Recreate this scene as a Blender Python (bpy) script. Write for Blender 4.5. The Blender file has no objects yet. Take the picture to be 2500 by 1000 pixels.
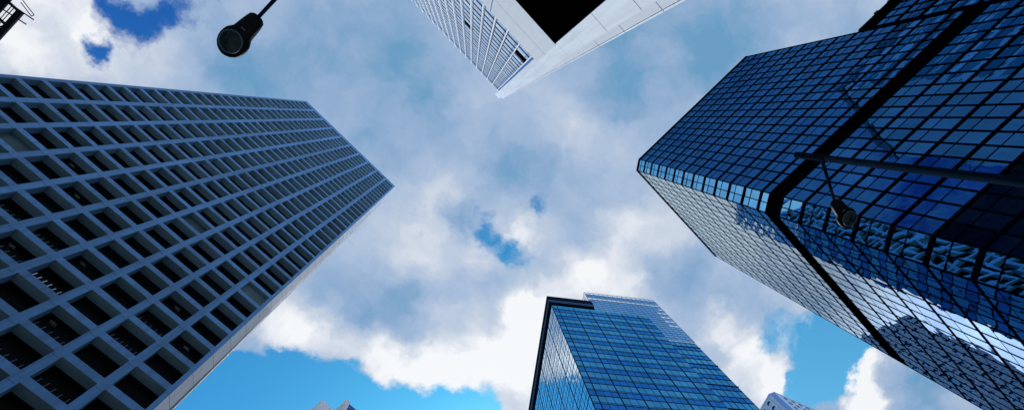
import bpy, bmesh, math, random
from mathutils import Vector, Matrix
random.seed(7)
S = bpy.context.scene
COL = S.collection
rad = math.radians

# ------------------------------------------------------------------ camera
F_PX, CAMZ = 1265.6, 1.6
R3 = Matrix(((0.69421416, 0.69836764, 0.17421065),
             (-0.71562192, 0.69563559, 0.06305862),
             (-0.07714903, -0.16844514, 0.98268727)))      # camera axes (right, down, forward) in the world
cam_d = bpy.data.cameras.new('camera')
cam = bpy.data.objects.new('camera', cam_d)
COL.objects.link(cam)
S.camera = cam
cam_d.sensor_width = 36.0
cam_d.lens = F_PX / 2500 * 36
cam_d.clip_start, cam_d.clip_end = 0.05, 20000
right, down, fwd = R3.col[0], R3.col[1], R3.col[2]
m = Matrix((right, -down, -fwd)).transposed().to_4x4()
m.translation = (0, 0, CAMZ)
cam.matrix_world = m
R3T = R3.transposed()


def pix(P):
    q = R3T @ (Vector(P) - Vector((0, 0, CAMZ)))
    if q.z < 0.05:
        return None
    return (1250 + F_PX * q.x / q.z, 500 + F_PX * q.y / q.z)


def seen_area(quads):
    """how large a set of faces shows in the picture (0 when outside the frame)"""
    tot = 0
    for q in quads:
        ps = [pix(p) for p in q]
        if any(p is None for p in ps):
            continue
        ps = [(min(max(x, 0), 2500), min(max(y, 0), 1000)) for x, y in ps]
        a = 0
        for i in range(len(ps)):
            x1, y1 = ps[i]
            x2, y2 = ps[(i + 1) % len(ps)]
            a += x1 * y2 - x2 * y1
        tot += abs(a) / 2
    return tot


# ------------------------------------------------------------------ node helpers
class NT:
    def __init__(s, tree):
        s.t = tree
        s.n = tree.nodes
        s.l = tree.links

    def new(s, typ, **kw):
        nd = s.n.new(typ)
        for k, v in kw.items():
            setattr(nd, k, v)
        return nd

    def put(s, sock, v):
        if hasattr(v, 'is_output') or isinstance(v, bpy.types.NodeSocket):
            s.l.new(v, sock)
        else:
            sock.default_value = v

    def math(s, op, a, b=0.0, c=None, clamp=False):
        nd = s.new('ShaderNodeMath', operation=op, use_clamp=clamp)
        s.put(nd.inputs[0], a)
        s.put(nd.inputs[1], b)
        if c is not None:
            s.put(nd.inputs[2], c)
        return nd.outputs[0]

    def vmath(s, op, a, b=(0, 0, 0), scale=None):
        nd = s.new('ShaderNodeVectorMath', operation=op)
        s.put(nd.inputs[0], a)
        s.put(nd.inputs[1], b)
        if scale is not None:
            s.put(nd.inputs[3], scale)
        return nd.outputs[1] if op in ('DISTANCE', 'DOT_PRODUCT', 'LENGTH') else nd.outputs[0]

    def mixc(s, fac, a, b, mode='MIX'):
        nd = s.new('ShaderNodeMix', data_type='RGBA', blend_type=mode)
        s.put(nd.inputs[0], fac)
        s.put(nd.inputs[6], a)
        s.put(nd.inputs[7], b)
        return nd.outputs[2]

    def noise(s, vec, scale, detail=6, rough=0.55, dist=0.0, out=0):
        nd = s.new('ShaderNodeTexNoise')
        s.put(nd.inputs['Vector'], vec)
        nd.inputs['Scale'].default_value = scale
        nd.inputs['Detail'].default_value = detail
        nd.inputs['Roughness'].default_value = rough
        nd.inputs['Distortion'].default_value = dist
        return nd.outputs[out]

    def maprange(s, v, a, b, c, d, smooth=False):
        nd = s.new('ShaderNodeMapRange')
        nd.interpolation_type = 'SMOOTHSTEP' if smooth else 'LINEAR'
        s.put(nd.inputs[0], v)
        for i, x in enumerate((a, b, c, d)):
            s.put(nd.inputs[1 + i], x)
        return nd.outputs[0]


def c4(c):
    return (c[0], c[1], c[2], 1.0)


def new_mat(name):
    mt = bpy.data.materials.new(name)
    mt.use_nodes = True
    mt.node_tree.nodes.clear()
    k = NT(mt.node_tree)
    out = k.new('ShaderNodeOutputMaterial')
    return mt, k, out


def surface(name, col, rough=0.7, spec=0.3, var=0.12, scale=0.35, streak=0.0, bump=0.0, metal=0.0):
    """matt painted, stone or metal surface with uneven tone"""
    mt, k, out = new_mat(name)
    tc = k.new('ShaderNodeTexCoord').outputs['Object']
    n1 = k.noise(tc, scale, 7, 0.6)
    n2 = k.noise(tc, scale * 14, 4, 0.6)
    f = k.math('ADD', k.math('MULTIPLY', n1, 0.7), k.math('MULTIPLY', n2, 0.3))
    f = k.maprange(f, 0.3, 0.7, 1 - var, 1 + var)
    if streak:
        st = k.vmath('MULTIPLY', tc, (1.6, 1.6, 0.05))
        s1 = k.noise(st, 1.0, 6, 0.65)
        s1 = k.maprange(s1, 0.36, 0.62, 1 - streak, 1.0, True)
        f = k.math('MULTIPLY', f, s1)
    at = k.new('ShaderNodeAttribute', attribute_name='tone').outputs['Fac']
    f = k.math('MULTIPLY', f, k.math('ADD', 1.0, k.math('MULTIPLY', at, var)))
    cc = k.mixc(1.0, c4(col), k.new('ShaderNodeCombineColor').outputs[0], 'MULTIPLY')
    comb = k.n[-2] if False else None
    mixn = cc.node
    cmb = [x for x in k.n if x.bl_idname == 'ShaderNodeCombineColor'][-1]
    for i in range(3):
        k.l.new(f, cmb.inputs[i])
    b = k.new('ShaderNodeBsdfPrincipled')
    k.l.new(cc, b.inputs['Base Color'])
    b.inputs['Roughness'].default_value = rough
    b.inputs['Specular IOR Level'].default_value = spec
    b.inputs['Metallic'].default_value = metal
    if bump:
        bp = k.new('ShaderNodeBump')
        bp.inputs['Strength'].default_value = 0.5
        bp.inputs['Distance'].default_value = bump
        k.l.new(n2, bp.inputs['Height'])
        k.l.new(bp.outputs[0], b.inputs['Normal'])
    k.l.new(b.outputs[0], out.inputs[0])
    return mt


def glass(name, tint, edge, power=4.0, rough=0.01, wave=0.004, wscale=0.55, tone=0.25, base=None, lo=0.0):
    """coated curtain-wall glass: tinted mirror that whitens at grazing angles, panes slightly wavy"""
    mt, k, out = new_mat(name)
    tc = k.new('ShaderNodeTexCoord').outputs['Object']
    at = k.new('ShaderNodeAttribute', attribute_name='tone').outputs['Fac']
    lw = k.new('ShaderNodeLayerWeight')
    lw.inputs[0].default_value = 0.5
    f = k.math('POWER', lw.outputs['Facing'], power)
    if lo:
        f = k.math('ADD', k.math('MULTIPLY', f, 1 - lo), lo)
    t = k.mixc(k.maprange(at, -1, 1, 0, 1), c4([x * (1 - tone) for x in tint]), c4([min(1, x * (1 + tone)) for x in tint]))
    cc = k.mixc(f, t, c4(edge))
    dirt = k.maprange(k.noise(tc, 0.25, 5, 0.6), 0.3, 0.7, 0.88, 1.08)
    dn = k.new('ShaderNodeVectorMath', operation='SCALE')
    k.l.new(cc, dn.inputs[0])
    k.l.new(dirt, dn.inputs[3])
    g = k.new('ShaderNodeBsdfGlossy')
    g.inputs['Roughness'].default_value = rough
    k.l.new(dn.outputs[0], g.inputs['Color'])
    if wave:
        off = k.vmath('SCALE', k.vmath('ADD', (0, 0, 0), (17.0, 5.0, 9.0)), scale=at)
        vec = k.vmath('ADD', tc, off)
        bp = k.new('ShaderNodeBump')
        bp.inputs['Strength'].default_value = 1.0
        bp.inputs['Distance'].default_value = wave
        k.l.new(k.noise(vec, wscale, 2, 0.45), bp.inputs['Height'])
        k.l.new(bp.outputs[0], g.inputs['Normal'])
    sh = g.outputs[0]
    if base:
        d = k.new('ShaderNodeBsdfDiffuse')
        d.inputs[0].default_value = c4(base)
        ad = k.new('ShaderNodeAddShader')
        k.l.new(sh, ad.inputs[0])
        k.l.new(d.outputs[0], ad.inputs[1])
        sh = ad.outputs[0]
    k.l.new(sh, out.inputs[0])
    return mt


def clear_glass(name, alpha, col, gloss=0.25):
    mt, k, out = new_mat(name)
    tr = k.new('ShaderNodeBsdfTransparent')
    tr.inputs[0].default_value = c4(col)
    d = k.new('ShaderNodeBsdfPrincipled')
    d.inputs['Base Color'].default_value = (0.75, 0.82, 0.9, 1)
    d.inputs['Roughness'].default_value = 0.15
    mx = k.new('ShaderNodeMixShader')
    mx.inputs[0].default_value = alpha
    k.l.new(tr.outputs[0], mx.inputs[1])
    k.l.new(d.outputs[0], mx.inputs[2])
    k.l.new(mx.outputs[0], out.inputs[0])
    return mt


# ------------------------------------------------------------------ mesh builder
class MB:
    def __init__(s):
        s.v, s.f, s.mi, s.tone = [], [], [], []

    def poly(s, pts, mi=0, tone=None):
        i = len(s.v)
        s.v += [Vector(p) for p in pts]
        s.f.append(tuple(range(i, i + len(pts))))
        s.mi.append(mi)
        s.tone.append(random.uniform(-1, 1) if tone is None else tone)

    def hexa(s, p, mi=0, tone=None):
        """8 points: bottom ring 0-3, top ring 4-7"""
        t = random.uniform(-1, 1) if tone is None else tone
        i = len(s.v)
        s.v += [Vector(q) for q in p]
        for q in ((0, 3, 2, 1), (4, 5, 6, 7), (0, 1, 5, 4), (1, 2, 6, 5), (2, 3, 7, 6), (3, 0, 4, 7)):
            s.f.append(tuple(i + a for a in q))
            s.mi.append(mi)
            s.tone.append(t)

    def box(s, x0, x1, y0, y1, z0, z1, mi=0, tone=None):
        s.hexa([(x0, y0, z0), (x1, y0, z0), (x1, y1, z0), (x0, y1, z0),
                (x0, y0, z1), (x1, y0, z1), (x1, y1, z1), (x0, y1, z1)], mi, tone)

    def obox(s, o, u, n, u0, u1, n0, n1, z0, z1, mi=0, tone=None):
        """box in a facade frame: o origin, u along, n outward"""
        def P(a, b, z):
            q = o + u * a + n * b
            return (q.x, q.y, z)
        s.hexa([P(u0, n0, z0), P(u1, n0, z0), P(u1, n1, z0), P(u0, n1, z0),
                P(u0, n0, z1), P(u1, n0, z1), P(u1, n1, z1), P(u0, n1, z1)], mi, tone)

    def prism(s, poly, z0, z1, mi=0):
        n = len(poly)
        i = len(s.v)
        s.v += [Vector((x, y, z0)) for x, y in poly] + [Vector((x, y, z1)) for x, y in poly]
        s.f += [tuple(i + n - 1 - a for a in range(n)), tuple(i + n + a for a in range(n))]
        s.mi += [mi, mi]
        s.tone += [0, 0]
        for a in range(n):
            b = (a + 1) % n
            s.f.append((i + a, i + b, i + n + b, i + n + a))
            s.mi.append(mi)
            s.tone.append(random.uniform(-1, 1))

    def tube(s, p, q, r, r2=None, n=12, mi=0, cap=True):
        p, q = Vector(p), Vector(q)
        r2 = r if r2 is None else r2
        d = (q - p).normalized()
        a = d.orthogonal().normalized()
        b = d.cross(a)
        i = len(s.v)
        for c, rr in ((p, r), (q, r2)):
            for k in range(n):
                t = 2 * math.pi * k / n
                s.v.append(c + a * rr * math.cos(t) + b * rr * math.sin(t))
        for k in range(n):
            k2 = (k + 1) % n
            s.f.append((i + k, i + k2, i + n + k2, i + n + k))
            s.mi.append(mi)
            s.tone.append(0)
        if cap:
            s.f += [tuple(i + n - 1 - k for k in range(n)), tuple(i + n + k for k in range(n))]
            s.mi += [mi, mi]
            s.tone += [0, 0]

    def build(s, name, mats, parent=None, smooth=False, origin=None):
        o = Vector(origin) if origin is not None else (Vector(parent['_o']) if parent is not None and '_o' in parent else Vector((0, 0, 0)))
        me = bpy.data.meshes.new(name)
        me.from_pydata([tuple(p - o) for p in s.v], [], s.f)
        if not isinstance(mats, (list, tuple)):
            mats = [mats]
        for mt in mats:
            me.materials.append(mt)
        me.polygons.foreach_set('material_index', s.mi)
        if smooth:
            me.polygons.foreach_set('use_smooth', [True] * len(s.f))
        at = me.attributes.new('tone', 'FLOAT', 'FACE')
        at.data.foreach_set('value', s.tone)
        me.update()
        ob = bpy.data.objects.new(name, me)
        COL.objects.link(ob)
        if parent is not None:
            ob.parent = parent
        elif origin is not None:
            ob.location = o
        return ob


def thing(name, label, cat, loc=(0, 0, 0), rot=0.0, group=None, local=False):
    o = bpy.data.objects.new(name, None)
    o.empty_display_size = 1.0
    COL.objects.link(o)
    o.location = loc
    o.rotation_euler = (0, 0, rot)
    o['label'] = label
    o['category'] = cat
    if group:
        o['group'] = group
    o['_o'] = (0.0, 0.0, 0.0) if local else tuple(float(x) for x in loc)
    return o


def place(root, P):
    """world position of a builder point (for judging how large it shows)"""
    if tuple(root['_o']) == (0.0, 0.0, 0.0):
        return Matrix.Translation(root.location) @ Matrix.Rotation(root.rotation_euler.z, 4, 'Z') @ Vector(P)
    return Vector(P)


def emit_windows(cells, mats, parent, limit=100, part='window', rest='glazing'):
    """cells: lists of (quad, material, tone). The largest in the picture become parts, the rest one part."""
    sc = [(seen_area([[place(parent, p) for p in q[0]] for q in c]), i) for i, c in enumerate(cells)]
    sc.sort(key=lambda a: (-a[0], a[1]))
    big = set(i for a, i in sc[:limit] if a > 0)
    rb = MB()
    for i, c in enumerate(cells):
        if i in big:
            b = MB()
            for q, mi, t in c:
                b.poly(q, mi, t)
            b.build(part, mats, parent)
        else:
            for q, mi, t in c:
                rb.poly(q, mi, t)
    if rb.f:
        ob = rb.build(rest, mats, parent)
        ob['kind'] = 'stuff'


def pane(o, u, n, u0, u1, z0, z1, off=0.0, jit=0.006):
    """a pane quad in a facade frame, its corners a few millimetres out of true"""
    r = lambda: off + random.uniform(-jit, jit)
    pts = []
    for a, z in ((u0, z0), (u1, z0), (u1, z1), (u0, z1)):
        q = o + u * a + n * r()
        pts.append(Vector((q.x, q.y, z)))
    return pts


# ------------------------------------------------------------------ sky and sun
SUN_EL, SUN_AZ = 46.0, 43.2       # azimuth from +X towards +Y
w = bpy.data.worlds.new('World')
S.world = w
w.use_nodes = True
w.node_tree.nodes.clear()
k = NT(w.node_tree)
DENS = [(-0.535, 0.3, 0.066, -0.68), (-0.559, 0.315, 0.041, -0.3), (-0.49, 0.245, 0.035, -0.4), (-0.575, 0.262, 0.05, 0.9), (-0.45, 0.30, 0.05, 0.3), (-0.541, 0.394, 0.028, -0.85), (-0.485, 0.282, 0.104, -0.35), (0.012, 0.831, 0.126, -1.2), (0.034, 0.737, 0.088, -1.0), (0.077, 0.666, 0.08, -1.2), (0.132, 0.614, 0.076, -1.2), (0.224, 0.589, 0.082, -1.2), (0.312, 0.55, 0.07, -1.2), (0.392, 0.487, 0.076, -1.2), (0.454, 0.417, 0.067, -1.1), (0.205, 0.738, 0.174, -1.2), (0.434, 0.616, 0.182, -1.2), (-0.016, 0.968, 0.169, -0.8), (0.226, 0.023, 0.028, -0.72), (0.21, 0.136, 0.040, -0.55), (0.258, 0.130, 0.038, -0.45), (0.168, 0.129, 0.032, -0.6), (0.866, -0.208, 0.094, -1.0), (0.954, -0.186, 0.082, -1.2), (0.931, -0.097, 0.058, -0.9), (0.749, -0.172, 0.05, -0.45), (0.78, -0.124, 0.037, -0.45), (0.891, -0.271, 0.085, -0.8), (0.472, -0.014, 0.035, -0.3), (1.113, -0.27, 0.08, -0.25), (0.992, -0.235, 0.044, 0.9), (1.043, -0.19, 0.054, 0.9), (0.853, -0.077, 0.043, 0.6), (0.095, 0.71, 0.034, 0.5), (0.488, 0.353, 0.032, 0.6), (-0.85, -0.62, 0.3, -0.62)]
SHADE = [(-0.62, 0.415, 0.116, 0.45), (-0.563, 0.364, 0.041, 0.3), (-0.619, 0.503, 0.055, 0.3), (-0.497, 0.375, 0.084, 0.2), (0.105, 0.264, 0.073, 0.42), (0.076, 0.143, 0.056, 0.3), (0.129, -0.126, 0.071, 0.2), (0.23, 0.093, 0.037, 0.4), (0.208, 0.174, 0.05, 0.3), (0.18, -0.122, 0.048, 0.2), (0.028, 0.539, 0.057, 0.5), (0.09, 0.503, 0.05, 0.38), (0.171, 0.485, 0.051, 0.42), (0.237, 0.477, 0.043, 0.5), (0.3, 0.417, 0.056, 0.45), (0.363, 0.338, 0.057, 0.45), (0.418, 0.274, 0.062, 0.45), (0.283, 0.329, 0.077, 0.12), (0.372, 0.206, 0.052, 0.4), (0.43, 0.04, 0.069, 0.5), (0.362, 0.07, 0.051, 0.35), (0.365, -0.042, 0.059, 0.3), (0.761, -0.081, 0.051, 0.5), (0.672, -0.072, 0.045, 0.5), (0.867, -0.077, 0.057, 0.6), (0.819, -0.175, 0.047, 0.5), (0.985, -0.229, 0.044, 0.9), (1.051, -0.184, 0.049, 0.9), (0.431, -0.119, 0.06, 0.2), (0.153, -0.004, 0.088, -0.2), (-0.119, 0.207, 0.099, -0.2), (0.135, 0.387, 0.108, -0.2), (-0.017, 0.42, 0.072, -0.1), (0.528, -0.057, 0.061, -0.3), (0.519, -0.134, 0.052, -0.1), (1.112, -0.282, 0.089, -0.25), (-0.337, 0.239, 0.094, -0.05), (-0.113, 0.049, 0.105, -0.12), (0.145, -0.241, 0.117, -0.08), (0.239, 0.239, 0.059, -0.1), (0.308, 0.099, 0.059, -0.1),
         (0.75, 0.45, 0.5, 0.4), (0.44, 0.22, 0.085, 0.6), (0.37, 0.17, 0.06, 0.3), (0.53, 0.24, 0.08, 0.5), (0.121, -0.369, 0.146, -0.26), (0.249, -0.45, 0.118, -0.22), (-0.225, -0.014, 0.109, -0.18), (-0.282, 0.203, 0.087, -0.24), (-0.276, 0.092, 0.079, -0.10), (0.113, 0.152, 0.035, -0.38), (-0.08, -0.15, 0.1, -0.10)]
gen = k.new('ShaderNodeTexCoord').outputs['Generated']
sx = k.new('ShaderNodeSeparateXYZ')
k.l.new(gen, sx.inputs[0])
zz = k.math('MAXIMUM', sx.outputs[2], 0.12)
inv = k.math('DIVIDE', 1.0, zz)
uvn = k.new('ShaderNodeCombineXYZ')
k.l.new(k.math('MULTIPLY', sx.outputs[0], inv), uvn.inputs[0])
k.l.new(k.math('MULTIPLY', sx.outputs[1], inv), uvn.inputs[1])
uv = uvn.outputs[0]                                        # the cloud layer, a plane overhead
w1 = k.vmath('SUBTRACT', k.noise(uv, 7.0, 5, 0.6, out=1), (0.5, 0.5, 0.5))
w2 = k.vmath('SUBTRACT', k.noise(uv, 26.0, 6, 0.62, out=1), (0.5, 0.5, 0.5))
uvw = k.vmath('ADD', uv, k.vmath('SCALE', w1, scale=0.11))
uvw = k.vmath('ADD', uvw, k.vmath('SCALE', w2, scale=0.055))
uvw = k.vmath('MULTIPLY', uvw, (1, 1, 0))


def blobs(lst, start, spread):
    acc = start
    for (a, b, r, wt) in lst:
        d = k.vmath('DISTANCE', uvw, (a, b, 0))
        acc = k.math('ADD', acc, k.maprange(d, r * 0.25, r * spread, wt, 0.0, True))
    return acc


fb = k.noise(uv, 6.0, 12, 0.62)
fb2 = k.noise(k.vmath('ADD', uvw, (3.1, 1.7, 0)), 6.0, 6, 0.5)
fine = k.noise(k.vmath('ADD', uvw, (8.1, 4.7, 0)), 34.0, 8, 0.65)
dens = k.math('ADD', k.math('MULTIPLY', k.math('SUBTRACT', fb, 0.5), 1.3), 0.98)
dens = k.math('ADD', dens, k.math('MULTIPLY', k.math('SUBTRACT', fine, 0.5), 0.75))
dens = blobs(DENS, dens, 1.4)
alpha = k.maprange(dens, 0.04, 0.84, 0.0, 1.0, True)
sh = k.math('ADD', k.math('MULTIPLY', k.math('SUBTRACT', fb2, 0.5), 1.1), 0.35)
sh = k.math('ADD', sh, k.math('MULTIPLY', k.math('SUBTRACT', fine, 0.5), 0.16))
sh = blobs(SHADE, sh, 1.5)
ramp = k.new('ShaderNodeValToRGB')
k.l.new(sh, ramp.inputs[0])
el = ramp.color_ramp.elements
el[0].position, el[0].color = 0.0, (0.15, 0.34, 0.55, 1)
el[1].position, el[1].color = 1.0, (0.90, 0.92, 0.95, 1)
for ps, cc in ((0.20, (0.28, 0.42, 0.63, 1)), (0.38, (0.38, 0.50, 0.69, 1)), (0.60, (0.53, 0.61, 0.74, 1)), (0.84, (0.76, 0.80, 0.87, 1))):
    e = el.new(ps)
    e.color = cc
sky = k.new('ShaderNodeTexSky', sky_type='NISHITA')
sky.sun_disc = False
sky.sun_elevation = rad(SUN_EL)
sky.sun_rotation = rad(90 - SUN_AZ)
sky.air_density, sky.dust_density, sky.ozone_density = 1.0, 0.6, 2.0
# the blue is deeper away from the sun, paler and greener towards it
side = k.vmath('DOT_PRODUCT', gen, (math.cos(rad(SUN_AZ)), math.sin(rad(SUN_AZ)), 0))
tint = k.mixc(k.maprange(side, -0.40, 0.22, 0, 1), (0.16, 0.62, 1.75, 1), (0.28, 1.30, 1.68, 1))
tint = k.mixc(k.maprange(sx.outputs[0], 0.30, 0.70, 0, 1), tint, (0.66, 1.82, 1.85, 1))
bg1 = k.new('ShaderNodeBackground')
k.l.new(k.mixc(1.0, sky.outputs[0], tint, 'MULTIPLY'), bg1.inputs[0])
bg1.inputs[1].default_value = 0.10
bg2 = k.new('ShaderNodeBackground')
k.l.new(ramp.outputs[0], bg2.inputs[0])
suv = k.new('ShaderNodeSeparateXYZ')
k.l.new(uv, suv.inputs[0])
sv_ = k.math('MULTIPLY', suv.outputs[1], -1.0)          # low clouds out of view, brightness added to fill the shaded left tower
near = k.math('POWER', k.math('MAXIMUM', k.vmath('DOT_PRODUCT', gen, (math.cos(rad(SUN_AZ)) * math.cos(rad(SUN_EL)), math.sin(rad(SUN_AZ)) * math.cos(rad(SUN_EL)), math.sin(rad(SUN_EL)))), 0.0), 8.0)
k.l.new(k.math('ADD', k.math('ADD', 1.0, k.math('MULTIPLY', near, 0.04)), k.math('ADD', k.maprange(sv_, 0.95, 2.2, 0.0, 1.5, True), k.maprange(k.vmath('DISTANCE', uv, (1.25, 0.55, 0)), 0.15, 0.58, 2.4, 0.0, True))), bg2.inputs[1])  # last term: bright sky patch added out of view, whitens the right tower's reflections
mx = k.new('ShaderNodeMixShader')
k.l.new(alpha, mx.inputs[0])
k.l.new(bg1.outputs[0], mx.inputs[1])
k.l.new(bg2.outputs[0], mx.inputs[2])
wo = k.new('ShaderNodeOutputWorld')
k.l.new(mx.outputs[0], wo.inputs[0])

sd = bpy.data.lights.new('sun', 'SUN')
sd.energy, sd.angle, sd.color = 4.0, rad(0.53), (1.0, 0.97, 0.93)
so = bpy.data.objects.new('sun', sd)
COL.objects.link(so)
sv = Vector((math.cos(rad(SUN_AZ)) * math.cos(rad(SUN_EL)), math.sin(rad(SUN_AZ)) * math.cos(rad(SUN_EL)), math.sin(rad(SUN_EL))))
so.rotation_euler = (-sv).to_track_quat('-Z', 'Y').to_euler()
so.location = sv * 400
S.view_settings.view_transform = 'Standard'
S.view_settings.look = 'None'
S.view_settings.exposure = 0
S.cycles.use_denoising = True
S.cycles.caustics_reflective = False
S.cycles.caustics_refractive = False
S.cycles.sample_clamp_indirect = 4.0
S.cycles.max_bounces = 8
S.cycles.glossy_bounces = 5
S.cycles.transparent_max_bounces = 24

# ------------------------------------------------------------------ ground
M_asph = surface('asphalt', (0.05, 0.05, 0.052), 0.9, 0.2, 0.2, 0.8)
M_pave = surface('paving', (0.33, 0.32, 0.31), 0.85, 0.2, 0.15, 0.9)
M_line = surface('road_paint', (0.75, 0.75, 0.72), 0.7, 0.2, 0.1, 3)


def struct(name, b, mats):
    o = b.build(name, mats)
    o['kind'] = 'structure'
    return o


b = MB()
b.poly([(-6000, -6000, 0), (6000, -6000, 0), (6000, 6000, 0), (-6000, 6000, 0)])
struct('ground', b, M_pave)
b = MB()
b.poly([(-400, 8, 0.004), (400, 8, 0.004), (400, 22, 0.004), (-400, 22, 0.004)])
b.poly([(12, -400, 0.006), (22, -400, 0.006), (22, 8, 0.006), (12, 8, 0.006)])
for x in range(-200, 200, 8):
    b.poly([(x, 14.93, 0.010), (x + 3, 14.93, 0.010), (x + 3, 15.07, 0.010), (x, 15.07, 0.010)], 1)
struct('road', b, [M_asph, M_line])
b = MB()
b.box(-400, 12, -10, 7.9, 0.004, 0.13)
b.box(22, 400, -10, 7.9, 0.004, 0.13)
b.box(-400, 400, 22.1, 32, 0.004, 0.13)
struct('pavement', b, M_pave)

# ------------------------------------------------------------------ concrete grid tower (left)
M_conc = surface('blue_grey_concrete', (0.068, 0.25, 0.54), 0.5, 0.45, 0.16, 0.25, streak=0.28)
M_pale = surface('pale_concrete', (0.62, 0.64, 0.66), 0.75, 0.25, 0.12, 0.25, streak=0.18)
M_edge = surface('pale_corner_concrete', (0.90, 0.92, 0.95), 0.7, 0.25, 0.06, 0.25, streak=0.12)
M_joint = surface('concrete_joint', (0.05, 0.10, 0.18), 0.9, 0.1)  # dark joint lines in the concrete
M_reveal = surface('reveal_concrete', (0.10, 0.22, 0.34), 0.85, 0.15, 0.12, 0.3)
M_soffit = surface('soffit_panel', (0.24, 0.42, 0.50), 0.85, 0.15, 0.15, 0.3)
M_dkglass = surface('unlit_window_glass', (0.002, 0.003, 0.005), 0.3, 0.03, 0.5, 0.5)
M_blind = surface('drawn_blind', (0.045, 0.085, 0.10), 0.5, 0.3, 0.3, 0.5)
M_post = surface('bright_rail_metal', (0.75, 0.80, 0.88), 0.25, 0.6, 0.2, 2, metal=0.6)
M_dpost = surface('dull_rail_metal', (0.05, 0.09, 0.14), 0.35, 0.4, 0.3, 2, metal=0.4)

D = 33.0
LX0, LX1, LY, LH = -38.2, -1.22, D, 166.0 + CAMZ
tw = thing('concrete_tower', 'tall concrete grid tower on the left with rows of deep square window recesses', 'tower', (-20, D, 0))
P0, PZ = 0.1113 * D, 0.1095 * D
WW, WH, DEP = 0.0905 * D, 0.0868 * D, 0.9
cols = [-0.1405 * D - P0 * i for i in range(10)]                # left jamb of each column
heads = [1.238 * D + CAMZ + PZ * j for j in range(-9, 35)]
b = MB()
edges = []
for x in sorted(cols):
    edges.append((x, x + WW))
xs = LX0
zb, zt = heads[0] - WH, heads[-1]
for (a, c) in edges + [(LX1, None)]:                             # piers
    b.poly([(xs, D, 0), (a, D, 0), (a, D, LH), (xs, D, LH)], 0)
    xs = c
for (a, c) in edges:
    b.poly([(a, D, 0), (c, D, 0), (c, D, zb), (a, D, zb)], 0)
    b.poly([(a, D, zt), (c, D, zt), (c, D, LH), (a, D, LH)], 0)
    for j in range(len(heads) - 1):
        b.poly([(a, D, heads[j]), (c, D, heads[j]), (c, D, heads[j + 1] - WH), (a, D, heads[j + 1] - WH)], 0)
jm = MB()
for i, (a, c) in enumerate(edges):
    nx = edges[i + 1][0] if i + 1 < len(edges) else LX1
    px0 = edges[i - 1][1] if i else LX0
    for j, h in enumerate(heads):
        z0, z1 = h - WH, h
        y1 = D + DEP
        b.poly([(a, D, z0), (a, D, z1), (a, y1, z1), (a, y1, z0)], 2)       # jambs
        b.poly([(c, D, z0), (c, y1, z0), (c, y1, z1), (c, D, z1)], 2)
        b.poly([(a, D, z1), (c, D, z1), (c, y1, z1), (a, y1, z1)], 5)       # soffit
        b.poly([(a, D, z0), (a, y1, z0), (c, y1, z0), (c, D, z0)], 0)       # sill
        if h > 30:
            zj = h - 0.32
            b.box(c + 0.03, nx - 0.03, D - 0.006, D + 0.01, zj, zj + 0.035, 3)
            zk = h + (PZ - WH) * 0.5
            xm = a + WW * 0.5
            if random.random() < 0.12:
                b.box(xm, xm + 0.03, D - 0.006, D + 0.01, h + 0.02, h + PZ - WH - 0.02, 3)
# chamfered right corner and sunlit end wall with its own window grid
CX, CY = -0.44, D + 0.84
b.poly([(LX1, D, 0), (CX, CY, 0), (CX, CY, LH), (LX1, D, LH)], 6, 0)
ey0, ey1 = CY, 74.0
cy = [CY + 2.0 + P0 * i for i in range(10)]
ys = CY
for y in cy + [None]:
    e = y if y is not None else ey1
    b.poly([(CX, ys, 0), (CX, e, 0), (CX, e, LH), (CX, ys, LH)], 1)
    if y is not None:
        ys = y + WW
for y in cy:
    b.poly([(CX, y, 0), (CX, y + WW, 0), (CX, y + WW, zb), (CX, y, zb)], 1)
    b.poly([(CX, y, zt), (CX, y + WW, zt), (CX, y + WW, LH), (CX, y, LH)], 1)
    for j in range(len(heads) - 1):
        b.poly([(CX, y, heads[j]), (CX, y + WW, heads[j]), (CX, y + WW, heads[j + 1] - WH), (CX, y, heads[j + 1] - WH)], 1)
    b.poly([(CX - 0.6, y, zb), (CX - 0.6, y + WW, zb), (CX - 0.6, y + WW, zt), (CX - 0.6, y, zt)], 4)
for j, h in enumerate(heads):
    # joints across the chamfer
    zj = h - 0.32
    d = Vector((CX - LX1, CY - D, 0)).normalized()
    nn = Vector((d.y, -d.x, 0))
    b.obox(Vector((LX1, D, 0)), d, nn, 0.0, 1.14, -0.01, 0.004, zj, zj + 0.03, 3)
b.poly([(LX0, D, 0), (LX0, D, LH), (LX0, ey1, LH), (LX0, ey1, 0)], 1)
b.poly([(LX0, ey1, 0), (LX0, ey1, LH), (CX, ey1, LH), (CX, ey1, 0)], 1)
b.poly([(LX0, D + DEP + 0.1, 0), (LX1 - 0.2, D + DEP + 0.1, 0), (LX1 - 0.2, D + DEP + 0.1, LH - 0.1), (LX0, D + DEP + 0.1, LH - 0.1)], 4)
b.build('wall', [M_conc, M_pale, M_reveal, M_joint, M_dkglass, M_soffit, M_edge], tw)
b = MB()
b.poly([(LX0, D, LH), (LX1, D, LH), (CX, CY, LH), (CX, ey1, LH), (LX0, ey1, LH)])
b.build('roof', M_conc, tw)
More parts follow.
